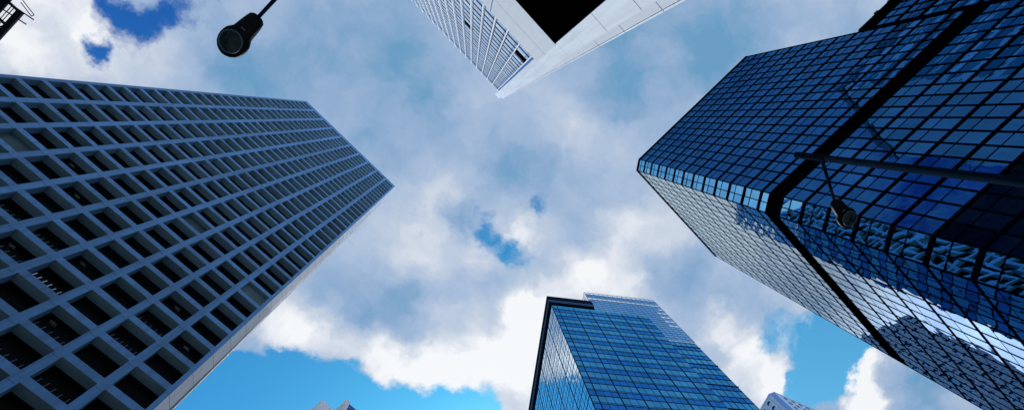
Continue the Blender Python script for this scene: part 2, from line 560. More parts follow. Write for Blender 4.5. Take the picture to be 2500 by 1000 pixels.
# parapet coping proud of the wall
b = MB()
b.box(LX0 - 0.05, LX1 + 0.02, D - 0.07, D + 0.5, LH - 0.45, LH + 0.12)
b.build('parapet', M_conc, tw)
cells, rails = [], []
for i, x in enumerate(cols):
    for j, h in enumerate(heads):
        y = D + DEP - 0.02
        kk = j - 9
        mi = 0
        if i == 0 and kk == 6:
            mi, y = 1, D + 0.35
        elif (i == 0 and kk == 18) or random.random() < 0.03:
            mi, y = 1, D + 0.6
        cells.append([([(x, y, h - WH), (x + WW, y, h - WH), (x + WW, y, h), (x, y, h)], mi, random.uniform(-1, 1))])
        if -4 <= kk <= 2 and random.random() < 0.55:
            rails.append((x, h - WH, i, kk))
emit_windows(cells, [M_dkglass, M_blind], tw)
M_fix = surface('ceiling_fixture', (0.10, 0.15, 0.17), 0.5, 0.3, 0.3)
for (i, j) in ((8, 12), (9, 12), (6, 11), (7, 10), (2, 9), (3, 11), (5, 13), (1, 12), (9, 10), (4, 10), (0, 11), (6, 14)):
    x, h = cols[i], heads[j]
    r = MB()
    xo = x + random.uniform(0.5, 1.5)
    r.box(xo, xo + 0.55, D + DEP - 0.10, D + DEP - 0.05, h - 0.75, h - 0.66)
    r.box(xo + 0.1, xo + 0.65, D + DEP - 0.10, D + DEP - 0.05, h - 0.95, h - 0.88)
    r.box(xo + 0.3, xo + 0.36, D + DEP - 0.09, D + DEP - 0.05, h - 0.96, h - 0.62)
    r.build('light_fitting', M_fix, tw)
for (x, z, i, kk) in rails:
    r = MB()
    r.box(x + 0.40, x + WW - 0.25, D + 0.13, D + 0.19, z, z + 0.06)
    bright = (i, kk) in ((1, 0), (0, 0), (2, 1), (3, 1), (0, 1)) or random.random() < 0.08
    n0 = random.choice((5, 6))
    for q in range(n0):
        px_ = x + 0.45 + q * (WW - 0.75) / (n0 - 1)
        hh = 0.62 + random.uniform(-0.06, 0.06)
        r.tube((px_, D + 0.16, z), (px_ + 0.06, D + 0.16, z + hh), 0.03, n=6)
    r.build('railing', M_post if bright else M_dpost, tw)

# ------------------------------------------------------------------ white finned tower on legs (top centre)
M_white = surface('white_concrete', (0.66, 0.76, 0.87), 0.7, 0.3, 0.06, 0.12, streak=0.16)
M_beam = surface('smooth_white_beam', (0.60, 0.68, 0.76), 0.55, 0.35, 0.07, 0.08, streak=0.06)
M_groove = surface('dark_joint', (0.05, 0.12, 0.24), 0.9, 0.1)
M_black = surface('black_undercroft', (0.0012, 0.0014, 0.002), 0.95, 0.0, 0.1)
M_slot = surface('dark_louvre', (0.002, 0.003, 0.006), 0.9, 0.0, 0.5)
M_bluebar = surface('blue_spandrel_bar', (0.10, 0.26, 0.58), 0.4, 0.4, 0.3)
M_panel = surface('white_glass_panel', (0.62, 0.74, 0.84), 0.12, 0.6, 0.16, 0.1)
M_finedge = surface('fin_nosing', (0.90, 0.93, 0.97), 0.5, 0.3, 0.04)
M_finglass = clear_glass('frosted_fin_glass', 0.40, (0.88, 0.94, 1.0))
M_revglass = glass('blue_reveal_glass', (0.03, 0.14, 0.42), (0.3, 0.5, 0.8), 4, 0.02, 0.05, 1.2)

E = 11.0
wt = thing('white_tower', 'white office tower with thin vertical fins raised on a concrete leg above a black opening', 'tower', (-20, -E, 0))
z_ = lambda t: t * E + CAMZ
WX0 = -60.0
GB, GT = z_(6.29), z_(14.62)
b = MB()                                                     # leg wall, right of the fins
XL, XM, XS, XG, XR = 0.80, 2.508, 3.06, 3.10, 3.21
zt1, zt2 = z_(16.58), z_(15.40)
b.box(XL, XM, -28, -E, 0, z_(6.25), 0)
b.box(0.48, XM, -28, -E, z_(6.25), zt1, 0)
b.box(XM, XS, -28, -E - 0.012, 0, zt2, 0)
b.box(XG, XR, -28, -E - 0.012, 0, zt2, 0)
b.box(XS, XG, -28, -E - 0.35, 0, zt2, 1)
for t in [2.722 + 0.686 * i for i in range(-3, 20)]:
    z = z_(t)
    x0 = XL if t < 6.25 else 0.48
    b.box(x0 + 0.02, XM, -E - 0.02, -E + 0.004, z - 0.04, z + 0.04, 1 if t < 4.0 else 2)
for t in [2.524 + 0.632 * i for i in range(-2, 21)]:
    z = z_(t)
    if z < zt2 - 1:
        b.box(XM + 0.02, XS - 0.01, -E - 0.03, -E - 0.008, z - 0.04, z + 0.04, 1 if t < 4.2 else 2)
        b.box(XG + 0.01, XR, -E - 0.03, -E - 0.008, z - 0.04, z + 0.04, 1 if t < 4.2 else 2)
M_softjoint = surface('soft_joint', (0.42, 0.52, 0.64), 0.9, 0.1)
b.box(WX0, WX0 + 3, -28, -E, 0, z_(6.25), 0)
b.build('leg', [M_white, M_groove, M_softjoint], wt)
b = MB()                                                     # transfer beam over the opening
b.box(WX0, 0.99, -E - 0.9, -E + 0.06, z_(5.56), z_(6.27), 0)
b.box(WX0, 0.935, -E + 0.02, -E + 0.055, z_(4.835), z_(5.552), 0)
b.box(WX0, 0.93, -E + 0.0, -E + 0.045, z_(5.545), z_(5.567), 1)
for x in (-7.6, -15.4, -23.2):
    b.box(x, x + 0.12, -E + 0.03, -E + 0.066, z_(5.56), z_(6.27), 1)
b.build('beam', [M_beam, M_groove], wt)
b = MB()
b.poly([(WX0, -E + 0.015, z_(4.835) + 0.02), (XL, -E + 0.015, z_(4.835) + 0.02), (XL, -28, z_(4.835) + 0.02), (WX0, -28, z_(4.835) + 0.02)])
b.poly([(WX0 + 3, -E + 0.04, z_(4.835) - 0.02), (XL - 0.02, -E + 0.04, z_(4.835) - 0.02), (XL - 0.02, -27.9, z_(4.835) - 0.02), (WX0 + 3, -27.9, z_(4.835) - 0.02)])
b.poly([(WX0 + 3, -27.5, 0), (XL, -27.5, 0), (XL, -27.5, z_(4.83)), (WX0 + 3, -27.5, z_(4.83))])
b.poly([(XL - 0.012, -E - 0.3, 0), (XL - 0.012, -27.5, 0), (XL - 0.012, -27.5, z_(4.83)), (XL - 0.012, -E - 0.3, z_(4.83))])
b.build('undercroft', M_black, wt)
b = MB()                                                     # body behind the glazing
b.box(WX0, 0.47, -28, -E - 0.85, z_(4.85), GT, 0)
b.build('wall', M_slot, wt)
b = MB()
b.poly([(0.03, -E - 0.45, GB), (0.48, -E - 0.45, GB), (0.48, -E - 0.45, z_(14.15)), (0.03, -E - 0.45, z_(14.15))])
b.build('reveal_glass', M_revglass, wt)
b = MB()
b.box(WX0, 0.47, -E - 0.84, -E - 0.30, GT, GT + 0.5, 0)
b.box(WX0, 0.10, -E - 0.62, -E - 0.40, GB - 0.05, GB + 0.25, 1)
bp = 2.241
PER = 0.69 * E
thin = [z_(6.459) + PER * i for i in range(12)]
thick = [z_(6.815) + PER * i for i in range(12)]
for z in thick:
    if z < GT - 2:
        b.box(WX0, 0.02, -E - 0.66, -E - 0.50, z + 0.34, z + 0.66, 1)
        b.box(WX0, 0.02, -E - 0.70, -E - 0.62, z - 0.02, z + 0.04, 0)
b.build('spandrel', [M_panel, M_bluebar], wt)
cells = []
slots = sorted([(z - 0.36, z + 0.36) for z in thin] + [(z - 0.60, z + 0.34) for z in thick])
slots = [s for s in slots if s[1] < GT - 0.5]
bands = []
zz0 = GB + 0.25
for (a, c) in slots:
    bands.append((zz0, a))
    zz0 = c + (0.32 if (c - a) > 0.6 else 0.0)
bands.append((zz0, GT))
o_, u_, n_ = Vector((0, -E - 0.55, 0)), Vector((1, 0, 0)), Vector((0, 1, 0))
for kf in range(27):
    x1 = 0.03 - bp * kf
    x0 = x1 - bp
    for bi, (a, c) in enumerate(bands):
        dark = (kf == 0 and a < z_(7.45) < c) or (kf == 5 and a < z_(9.33) < c)
        q = pane(o_, u_, n_, x0 + 0.07, x1 - 0.07, a, c, 0, 0.01)
        mi = 1 if dark else (0 if bi % 2 == 0 else 2)
        cells.append([(q, mi, random.uniform(-1, 1))])
M_panel2 = surface('pale_blue_glass_panel', (0.50, 0.62, 0.76), 0.12, 0.6, 0.16, 0.1)
emit_windows(cells, [M_panel, M_black, M_panel2], wt)
for kf in range(28):                                          # fins, each running past the roof to a point
    x = 0.03 - bp * kf
    f_ = MB()
    yb, yf = -E - 0.50, -E
    top, tip = GT + 0.1, GT + 2.4
    for sx_ in (0.0,):
        f_.poly([(x + sx_, yb, GB + 0.3), (x + sx_, yf - 0.06, GB + 0.3), (x + sx_, yf - 0.06, tip), (x + sx_, yb, top)], 1)
    f_.box(x - 0.075, x + 0.075, yf - 0.06, yf, GB + 0.2, tip, 0)
    for z in thick:
        if z < GT - 2:
            f_.box(x - 0.04, x + 0.04, yb, yf - 0.07, z + 0.36, z + 0.42, 0)
    f_.build('fin', [M_finedge, M_finglass], wt)

# ------------------------------------------------------------------ dark glass tower (right)
M_bar = surface('black_anodised_bar', (0.002, 0.004, 0.009), 0.7, 0.0, 0.2)
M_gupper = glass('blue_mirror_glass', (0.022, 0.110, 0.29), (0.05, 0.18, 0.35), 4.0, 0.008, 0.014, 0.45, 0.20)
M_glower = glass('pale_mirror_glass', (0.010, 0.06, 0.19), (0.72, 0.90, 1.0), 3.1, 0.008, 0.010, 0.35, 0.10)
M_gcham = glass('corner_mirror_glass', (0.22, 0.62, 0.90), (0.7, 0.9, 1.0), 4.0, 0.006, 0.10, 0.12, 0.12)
M_gdark = glass('dark_reflection_glass', (0.004, 0.010, 0.02), (0.015, 0.03, 0.05), 4.0, 0.02, 0.02, 0.6, 0.5)  # reflection of dark low buildings, put into the tint of the lower panes
M_band = surface('black_louvre_band', (0.0012, 0.0014, 0.002), 0.8, 0.0, 0.3)
M_plantm = surface('dark_plant_metal', (0.02, 0.03, 0.05), 0.5, 0.3, 0.3)

G = 31.0
RH = 107.2 + CAMZ
gt = thing('glass_tower', 'dark blue mirror glass tower with a chamfered corner and a black band', 'tower', (45, -33, 0))
zr = lambda t: t * G + CAMZ
FL = [zr(3.4425 - 0.1255 * i) for i in range(0, 13)]           # floor lines above the band
FLo = [zr(1.797 - 0.1262 * i) for i in range(0, 14)]
BT, BB = zr(1.885), zr(1.797)
YA, YB = -18.98, -49.30
CXr, CYr = 32.40, -17.10
XE = 58.9
TR = 0.415
rows = [(FL[i + 1], FL[i]) for i in range(12)] + [(BT, FL[12])] + [(FLo[i + 1], FLo[i]) for i in range(13)]
rows = [r_ for r_ in rows if r_[0] > 2]
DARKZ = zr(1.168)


def curtain(o, u, n, L, nb, rows, bars, cells, mats_idx, fb=0.17, mb_=0.085, tb=0.035, dark=None, tr=TR, jit=0.006, proud=1.0):
    st = L / nb
    for (z0, z1) in rows:
        mi = mats_idx
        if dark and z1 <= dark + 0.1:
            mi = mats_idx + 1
        zt_ = z1 - (z1 - z0) * tr
        two = (z1 - z0) > 2.4
        for i in range(nb):
            c = []
            if two:
                c.append((pane(o, u, n, i * st, (i + 1) * st, z0, zt_, 0, jit), mi, random.uniform(-1, 1)))
                c.append((pane(o, u, n, i * st, (i + 1) * st, zt_, z1, 0, jit), mi, random.uniform(-1, 1)))
            else:
                c.append((pane(o, u, n, i * st, (i + 1) * st, z0, z1, 0, jit), mi, random.uniform(-1, 1)))
            cells.append(c)
        bars.obox(o, u, n, 0, L, -0.1, 0.12 * proud, z1 - fb, z1 + fb, 0)
        if two:
            bars.obox(o, u, n, 0, L, -0.1, 0.05 * proud, zt_ - tb, zt_ + tb, 0)
    zlo, zhi = min(r_[0] for r_ in rows), max(r_[1] for r_ in rows)
    for i in range(nb + 1):
        bars.obox(o, u, n, i * st - mb_, i * st + mb_, -0.1, 0.095 * proud, zlo, zhi + 0.1, 0)


cells = []
ob_, uu, nn = Vector((31.0, YA, 0)), Vector((0, -1, 0)), Vector((-1, 0, 0))
bars = MB()
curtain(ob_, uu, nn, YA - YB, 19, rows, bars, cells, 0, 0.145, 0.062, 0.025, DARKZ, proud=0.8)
bars.build('mullion_grid', M_bar, gt)
bars = MB()
ol, ul, nl = Vector((CXr, CYr, 0)), Vector((1, 0, 0)), Vector((0, 1, 0))
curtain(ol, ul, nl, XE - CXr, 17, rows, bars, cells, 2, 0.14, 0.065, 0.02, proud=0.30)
bars.build('mullion_grid', M_bar, gt)
bars = MB()
uc = Vector((CXr - 31.0, CYr - YA, 0))
Lc = uc.length
uc.normalize()
nc = Vector((-uc.y, uc.x, 0))
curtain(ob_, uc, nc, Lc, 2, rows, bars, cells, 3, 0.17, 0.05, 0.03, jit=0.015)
bars.build('mullion_grid', M_bar, gt)
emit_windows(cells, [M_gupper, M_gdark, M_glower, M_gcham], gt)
b = MB()                                                       # black louvred plant floor
for (o, u, n, L) in ((ob_, uu, nn, YA - YB), (ol, ul, nl, XE - CXr), (ob_, uc, nc, Lc)):
    b.obox(o, u, n, 0, L, -0.3, 0.02, BB, BT, 0)
    q = BB + 0.15
    while q < BT:
        b.obox(o, u, n, 0, L, 0.02, 0.06, q, q + 0.12, 0)
        q += 0.3
b.build('louvre_band', M_band, gt)
b = MB()
pts = [(31.15, YA - 0.1), (31.15, YB), (XE - 0.1, YB), (XE - 0.1, CYr - 0.15), (CXr + 0.1, CYr - 0.15)]
b.prism(pts, 0, RH - 0.5, 0)
b.build('wall', M_bar, gt)
b = MB()
for (o, u, n, L) in ((ob_, uu, nn, YA - YB), (ol, ul, nl, XE - CXr), (ob_, uc, nc, Lc)):
    b.obox(o, u, n, -0.02, L + 0.02, -0.6, 0.14, RH - 0.62, RH, 0)
b.build('parapet', M_bar, gt)
# lower wing beyond a dark recess
WZ = zr(2.45)
b = MB()
b.box(31.25, 58.0, -90.0, YB - 0.55, 0, WZ - 0.4, 0)
b.box(31.1, 32.0, YB - 0.6, YB, 0, WZ, 0)
b.box(30.93, 58.0, -90.0, YB - 0.6, WZ - 2.9, WZ, 1)
for q in range(7):
    b.box(30.86, 30.94, -90.0, YB - 0.6, WZ - 2.7 + q * 0.4, WZ - 2.55 + q * 0.4, 1)
b.build('wing', [M_bar, M_band], gt)
cells = []
bars = MB()
wrows = [(WZ - 2.9 - 3.9 * (i + 1), WZ - 2.9 - 3.9 * i) for i in range(16)]
wrows = [r_ for r_ in wrows if r_[0] > 2]
ow = Vector((31.0, YB - 0.62, 0))
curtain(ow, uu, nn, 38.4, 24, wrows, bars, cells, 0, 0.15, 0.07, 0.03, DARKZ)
bars.build('mullion_grid', M_bar, gt)
rb = MB()
for c in cells:
    for q, mi, t in c:
        rb.poly(q, mi, t)
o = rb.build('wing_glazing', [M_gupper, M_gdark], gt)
o['kind'] = 'stuff'
b = MB()
yq = -54.4
b.tube((31.6, yq, WZ), (31.6, yq, WZ + 1.2), 0.18, n=8)
b.box(31.3, 31.9, yq - 0.3, yq + 0.3, WZ + 1.0, WZ + 1.5)
b.tube((31.6, yq, WZ + 1.2), (31.8, yq - 2.4, WZ + 0.5), 0.12, n=8)
b.box(31.2, 33.0, yq - 4.4, yq - 1.9, WZ - 0.02, WZ + 1.0)
b.box(31.2, 32.4, yq - 6.6, yq - 4.6, WZ - 0.02, WZ + 1.5)
b.tube((31.5, yq - 5.4, WZ + 1.4), (31.3, yq - 6.8, WZ + 2.1), 0.15, n=8)
b.build('roof_winch', M_plantm, gt)

# ------------------------------------------------------------------ blue glass tower (bottom)
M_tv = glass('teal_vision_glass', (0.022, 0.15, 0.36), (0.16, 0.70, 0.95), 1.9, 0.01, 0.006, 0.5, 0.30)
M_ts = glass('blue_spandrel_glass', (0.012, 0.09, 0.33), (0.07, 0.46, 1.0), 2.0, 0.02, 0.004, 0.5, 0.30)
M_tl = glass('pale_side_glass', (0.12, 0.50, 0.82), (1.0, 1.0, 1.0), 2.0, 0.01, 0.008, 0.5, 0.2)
M_tbar = surface('dark_blue_bar', (0.010, 0.03, 0.08), 0.6, 0.05, 0.2)
M_tcap = surface('navy_eave', (0.005, 0.013, 0.032), 0.7, 0.0, 0.2, 0.3)
M_tedge = surface('eave_edge', (0.10, 0.24, 0.45), 0.4, 0.5, 0.2)
M_screen = clear_glass('clear_screen_glass', 0.16, (0.90, 0.95, 1.0))

T = 46.0
tn, tr_ = Vector((0.61019, 0.79226, 0)), Vector((0.79226, -0.61019, 0))
t0 = tn * T + tr_ * (0.597 * T)
bt = thing('blue_tower', 'blue glass office tower with a black flat eave and glass roof screen', 'tower', (t0.x, t0.y, 0), math.atan2(-0.61019, 0.79226), local=True)
zt_ = lambda t: t * T + CAMZ
cw = 0.0322 * T
fp = 0.0980 * T
U = Vector((1, 0, 0))
Nf = Vector((0, -1, 0))
O0 = Vector((0, 0, 0))
TH = zt_(2.812)
AS, AE, AP = 0.573 * T, 0.725 * T, 0.2625 * T
tops = [zt_(2.731 + 0.0) - fp * i for i in range(0, 30)]
tops = [z for z in tops if z > 5]
SP = 0.41
cells = []
bars = MB()
nb = int(round(AS / cw))
cw = AS / nb
for kf, z in enumerate([zt_(2.828)] + tops):
    zn = ([zt_(2.828)] + tops)[kf + 1] if kf + 1 <= len(tops) else 0.2
    # from the bar at z down to the bar at zn: vision pane, then spandrel
    zs = zn + (z - zn) * SP
    for i in range(nb):
        cells.append([(pane(O0, U, Nf, i * cw, (i + 1) * cw, zs, z, 0, 0.004), 0, random.uniform(-1, 1)),
                      (pane(O0, U, Nf, i * cw, (i + 1) * cw, zn, zs, 0, 0.004), 1, random.uniform(-1, 1))])
    bars.obox(O0, U, Nf, 0, AS, -0.1, 0.05, zn - 0.085, zn + 0.085, 0)
    bars.obox(O0, U, Nf, 0, AS, -0.1, 0.05, zs - 0.045, zs + 0.045, 0)
    bars.obox(O0, U, Nf, 0, AS, -0.1, 0.04, zs + 0.42, zs + 0.47, 0)
for i in range(nb + 1):
    hv = 0.065 if (i % 3) == 1 else 0.03
    bars.obox(O0, U, Nf, i * cw - hv, i * cw + hv, -0.1, 0.10 if hv > 0.05 else 0.03, 0.2, TH, 0)
bars.build('mullion_grid', M_tbar, bt)
# right bay, slightly set back, with projecting caps every second floor
bars = MB()
Ob = Vector((AS, 0.25, 0))
nb2 = 5
cw2 = (AE - AS) / nb2
caps = [zt_(2.411) - fp * 1.9 * i for i in range(-0, 14)]
z = zt_(2.50)
j = 0
while z > 6:
    zn = z - fp
    zs = zn + fp * 0.42
    for i in range(nb2):
        cells.append([(pane(Ob, U, Nf, i * cw2, (i + 1) * cw2, zs, z, 0, 0.004), 0, random.uniform(0, 1)),
                      (pane(Ob, U, Nf, i * cw2, (i + 1) * cw2, zn, zs, 0, 0.004), 1, random.uniform(-1, 1))])
    big = (j % 2 == 0)
    bars.obox(Ob, U, Nf, 0, AE - AS + (0.28 if big else 0.08), -0.1, 0.12 if big else 0.06, zn + fp * 0.42 - 0.065, zn + fp * 0.42 + 0.065, 0)
    bars.obox(Ob, U, Nf, 0, AE - AS + 0.08, -0.1, 0.08, zn - 0.06, zn + 0.06, 0)
    z = zn
    j += 1
for i in range(nb2 + 1):
    bars.obox(Ob, U, Nf, i * cw2 - 0.04, i * cw2 + 0.04, -0.1, 0.05, 0.2, zt_(2.50), 0)
bars.build('mullion_grid', M_tbar, bt)
# left face
DL = 44.0
Ul, Nl = Vector((0, 1, 0)), Vector((-1, 0, 0))
lc = []
bars = MB()
nb3 = 30
cw3 = DL / nb3
for kf, z in enumerate([zt_(2.812)] + tops):
    zn = ([zt_(2.812)] + tops)[kf + 1] if kf + 1 <= len(tops) else 0.2
    zs = zn + (z - zn) * SP
    for i in range(nb3):
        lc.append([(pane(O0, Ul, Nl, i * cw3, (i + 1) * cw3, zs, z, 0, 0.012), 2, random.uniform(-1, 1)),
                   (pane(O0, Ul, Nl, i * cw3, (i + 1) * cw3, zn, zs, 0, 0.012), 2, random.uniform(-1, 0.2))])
    bars.obox(O0, Ul, Nl, 0, DL, -0.1, 0.04, zn - 0.09, zn + 0.09, 0)
    bars.obox(O0, Ul, Nl, 0, DL, -0.1, 0.025, zs - 0.04, zs + 0.04, 0)
for i in range(nb3 + 1):
    hv = 0.11 if (i % 4) == 0 else 0.04
    bars.obox(O0, Ul, Nl, i * cw3 - hv, i * cw3 + hv, -0.1, 0.06 if hv > 0.1 else 0.03, 0.2, TH, 0)
bars.build('mullion_grid', M_tbar, bt)
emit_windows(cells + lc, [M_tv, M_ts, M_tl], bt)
b = MB()
b.box(0.12, AS - 0.02, 0.12, DL, 0, TH, 0)
b.box(AS - 0.02, AE, 0.40, DL - 1, 0, zt_(2.50), 0)
b.build('wall', M_tbar, bt)
# eave: black fascia with a lighter lower edge and a dark recess under it
b = MB()
EX = AP - 0.05
z0, z1 = zt_(2.872), zt_(2.948)
b.box(-0.55, EX, -0.55, 1.2, z0, z1, 0)
b.box(-0.55, 1.2, 1.2, DL, z0, z1, 0)
b.box(-0.40, EX - 0.05, -0.40, 1.0, z0 - 0.75, z0 - 0.30, 0)
b.box(-0.40, 1.0, 1.0, DL, z0 - 0.75, z0 - 0.30, 0)
b.box(-0.585, EX, -0.585, -0.553, z0 - 0.02, z0 + 0.16, 1)
b.box(-0.43, EX - 0.05, -0.43, -0.402, z0 - 0.46, z0 - 0.28, 1)
b.box(-0.585, -0.553, -0.58, DL, z0 - 0.02, z0 + 0.16, 1)
b.box(-0.43, -0.402, -0.40, DL, z0 - 0.46, z0 - 0.28, 1)
b.box(0.6, EX - 0.2, 0.6, DL, TH, z0, 0)
for i in range(1, 8):
    b.box(i * cw - 0.06, i * cw + 0.06, 0.0, 0.55, TH, z0 - 0.7, 0)
b.box(0.0, EX, 0.0, DL, z0 - 0.02, z0 + 1.0, 0)
b.build('eave', [M_tcap, M_tedge], bt)
# roof plant behind an open glass screen
b = MB()
pz0, pz1 = zt_(2.50), zt_(3.142)
nrow = 20
rh = (pz1 - pz0) / nrow
nbp = 15
cwp = (AE - AP) / nbp
sol, clr = [], []
Op = Vector((AP, 0.05, 0))
for r_ in range(nrow):
    za, zb_ = pz1 - rh * (r_ + 1), pz1 - rh * r_
    for i in range(nbp):
        xa = AP + i * cwp
        if zb_ < zt_(2.83) and xa + cwp < AS + 0.08:
            continue
        q = pane(Op, U, Nf, i * cwp, (i + 1) * cwp, za, zb_, 0, 0.006)
        open_ = r_ == 0 or (r_ == 3) or (i >= nbp - 1 - (1 if r_ > 5 else 0) and (r_ % 2 == 1) and 2 < r_ < 14)
        (clr if open_ else sol).append([(q, 1 if open_ else 0, random.uniform(-1, 1))])
M_scr = glass('roof_screen_glass', (0.15, 0.46, 0.80), (0.55, 0.75, 0.92), 4.0, 0.02, 0.004, 0.6, 0.10)
emit_windows(sol + clr, [M_scr, M_screen], bt, 60, 'screen_panel', 'screen_glazing')
for r_ in range(nrow + 1):
    z = pz1 - rh * r_
    x0 = 0 if z > zt_(2.82) else AS - AP
    b.obox(Op, U, Nf, x0, AE - AP, -0.05, 0.06, z - 0.05, z + 0.05, 0)
for i in range(nbp + 1):
    x = i * cwp
    b.obox(Op, U, Nf, x - 0.045, x + 0.045, -0.05, 0.05, pz0 if AP + x > AS else zt_(2.82), pz1, 0)
# return of the screen on its left side and far side
Os = Vector((AP, 0.05, 0))
for r_ in range(0, 10):
    z = pz1 - rh * r_
    b.obox(Os, Ul, Nl, 0, 14, -0.05, 0.05, z - 0.05, z + 0.05, 0)
for i in range(0, 11):
    b.obox(Os, Ul, Nl, i * 1.4 - 0.045, i * 1.4 + 0.045, -0.05, 0.05, zt_(2.82), pz1, 0)
M_frame = surface('pale_blue_screen_frame', (0.10, 0.26, 0.48), 0.4, 0.4, 0.2)
b.build('screen_frame', M_frame, bt)
b = MB()
for r_ in range(1, 10):
    if r_ % 3 == 1:
        continue
    za, zb_ = pz1 - rh * (r_ + 1), pz1 - rh * r_
    b.poly([(AP, 0.06, za), (AP, 14, za), (AP, 14, zb_), (AP, 0.06, zb_)], 0)
b.build('screen_glazing', [M_screen], bt)['kind'] = 'stuff'
M_pl = surface('plant_room_cladding', (0.08, 0.18, 0.34), 0.6, 0.3, 0.3)
b = MB()
b.box(AP + 1.6, AE - 2.2, 1.2, 13, TH, pz1 - rh * 1.3, 0)
b.build('plant_room', M_pl, bt)

# ------------------------------------------------------------------ stepped white tower (far, bottom left of centre)
M_far = surface('white_cladding', (0.84, 0.88, 0.95), 0.6, 0.3, 0.02, 0.2)
M_fars = surface('white_cladding_sunny', (0.74, 0.75, 0.76), 0.6, 0.3, 0.04, 0.2)
M_rib = surface('dark_blue_ribs', (0.045, 0.12, 0.36), 0.5, 0.3, 0.2)
H = 100.0
st = thing('stepped_tower', 'far white tower with two stepped corner blocks beside a dark blue ribbed face', 'tower', (24, 64, 0))
b = MB()
b.box(19.1, 22.6, 61.8, 62.7, 0, H + CAMZ, 0)
b.box(22.6, 23.5, 58.2, 66, 0, H + CAMZ, 0)
b.box(19.1, 22.6, 62.7, 66, 0, H + CAMZ - 0.02, 0)
b.box(18.6, 19.1, 63.6, 80, 0, H + CAMZ - 1.2, 0)
b.box(19.1, 23.6, 66, 80, 0, H + CAMZ - 0.5, 0)
b.build('wall', M_far, st)
b = MB()
b.box(23.5, 44, 58.5, 80, 0, H + CAMZ - 0.5, 0)
for i in range(60):
    b.box(23.5, 44, 58.36, 58.5, 2 + i * 1.65, 2.9 + i * 1.65, 0)
b.build('ribbed_face', M_rib, st)

# ------------------------------------------------------------------ round-windowed tower (far, bottom right)
M_tile = surface('grey_blue_panel', (0.40, 0.55, 0.72), 0.6, 0.3, 0.06, 0.2)
M_chamf = surface('blue_corner_strip', (0.13, 0.30, 0.62), 0.5, 0.3, 0.08)
M_tj = surface('panel_joint', (0.10, 0.22, 0.42), 0.9, 0.1)
M_rw = glass('round_window_glass', (0.12, 0.50, 0.85), (0.6, 0.9, 1.0), 4, 0.02, 0.004)
M_rd = surface('round_window_reveal', (0.03, 0.10, 0.26), 0.6, 0.2)
K = 1.5
rt = thing('round_window_tower', 'far pale panelled tower with rows of round windows and a blue corner strip', 'tower', (105.08 * K, -6.24 * K, 0), math.atan2(0.937, 0.35), local=True)
# local x runs along the left face, local -y (outward of the right face side) follows the rotation
RH2 = 120.5 * K + CAMZ
Ux = Vector((1, 0, 0))
b = MB()
cells = []


def ring(o, u, n, a, z, r, nseg=20):
    return [o + u * (a + r * math.cos(2 * math.pi * i / nseg)) + Vector((0, 0, z + r * math.sin(2 * math.pi * i / nseg))) for i in range(nseg)]


def holed(o, u, n, a0, a1, z0, z1, r, bm_, mi):
    """a square panel with a round hole, its reveal; returns the pane"""
    ac, zc = (a0 + a1) / 2, (z0 + z1) / 2
    ns = 20
    inn = ring(o, u, n, ac, zc, r, ns)
    outp = []
    for i in range(ns):
        t = 2 * math.pi * i / ns
        c_, s_ = math.cos(t), math.sin(t)
        mxx = max(abs(c_) / ((a1 - a0) / 2), abs(s_) / ((z1 - z0) / 2))
        outp.append(o + u * (ac + c_ / mxx) + Vector((0, 0, zc + s_ / mxx)))
    tn_ = random.uniform(-1, 1)
    for i in range(ns):
        j_ = (i + 1) % ns
        bm_.poly([outp[i], outp[j_], inn[j_], inn[i]], mi, tn_)
        bm_.poly([inn[i], inn[j_], inn[j_] - n * 0.5, inn[i] - n * 0.5], 2, 0)
    # corner triangles of the square
    for ca, cz in ((a0, z0), (a1, z0), (a1, z1), (a0, z1)):
        P = o + u * ca + Vector((0, 0, cz))
        ds = sorted(range(ns), key=lambda i: (outp[i] - P).length)[:2]
        bm_.poly([P, outp[ds[0]], outp[ds[1]]], mi, tn_)
    return [p - n * 0.45 for p in inn]


# face along local +x (left face in the photo), outward = local +y ; right face along local -y, outward = local -x
faces = [(Vector((0, 0, 0)), Vector((1, 0, 0)), Vector((0, 1, 0)), 1.75 * K, 2.42 * K, 1.25 * K / 2, 12),
         (Vector((0, 0, 0)), Vector((0, -1, 0)), Vector((-1, 0, 0)), 2.35 * K, 2.38 * K, 1.25 * K / 2, 12)]
ztop = 120.1 * K + CAMZ
ph = 2.235 * K
for (o, u, n, s0, pw, rr, nc_) in faces:
    zc = ztop
    e = 0.9 * K
    b.poly([o + u * e + Vector((0, 0, ztop)), o + u * (s0 + pw * nc_) + Vector((0, 0, ztop)), o + u * (s0 + pw * nc_) + Vector((0, 0, RH2)), o + u * e + Vector((0, 0, RH2))], 0, 0)
    zbot = ztop - ph * 20
    b.poly([o + u * e + Vector((0, 0, 0)), o + u * s0 + Vector((0, 0, 0)), o + u * s0 + Vector((0, 0, ztop)), o + u * e + Vector((0, 0, ztop))], 0, 0)
    b.poly([o + u * s0, o + u * (s0 + pw * nc_), o + u * (s0 + pw * nc_) + Vector((0, 0, zbot)), o + u * s0 + Vector((0, 0, zbot))], 0, 0)
    for i in range(nc_):
        for j_ in range(20):
            z1 = ztop - ph * j_
            p_ = holed(o, u, n, s0 + pw * i, s0 + pw * (i + 1), z1 - ph, z1, rr, b, 0)
            cells.append([(p_, 0, random.uniform(-1, 1))])
    for i in range(nc_ + 1):
        b.obox(o, u, n, s0 + pw * i - 0.05, s0 + pw * i + 0.05, -0.02, 0.01, zbot, ztop, 3)
    for j_ in range(20):
        z1 = ztop - ph * j_
        b.obox(o, u, n, e, s0 + pw * nc_, -0.02, 0.012, z1 - 0.05, z1 + 0.05, 3)
    b.obox(o, u, n, e, s0 + pw * nc_, -0.3, 0.1, RH2 - 0.3, RH2 + 0.15, 0)
e = 0.9 * K
b.poly([(e, 0, 0), (0, -e, 0), (0, -e, RH2), (e, 0, RH2)], 1, 0)
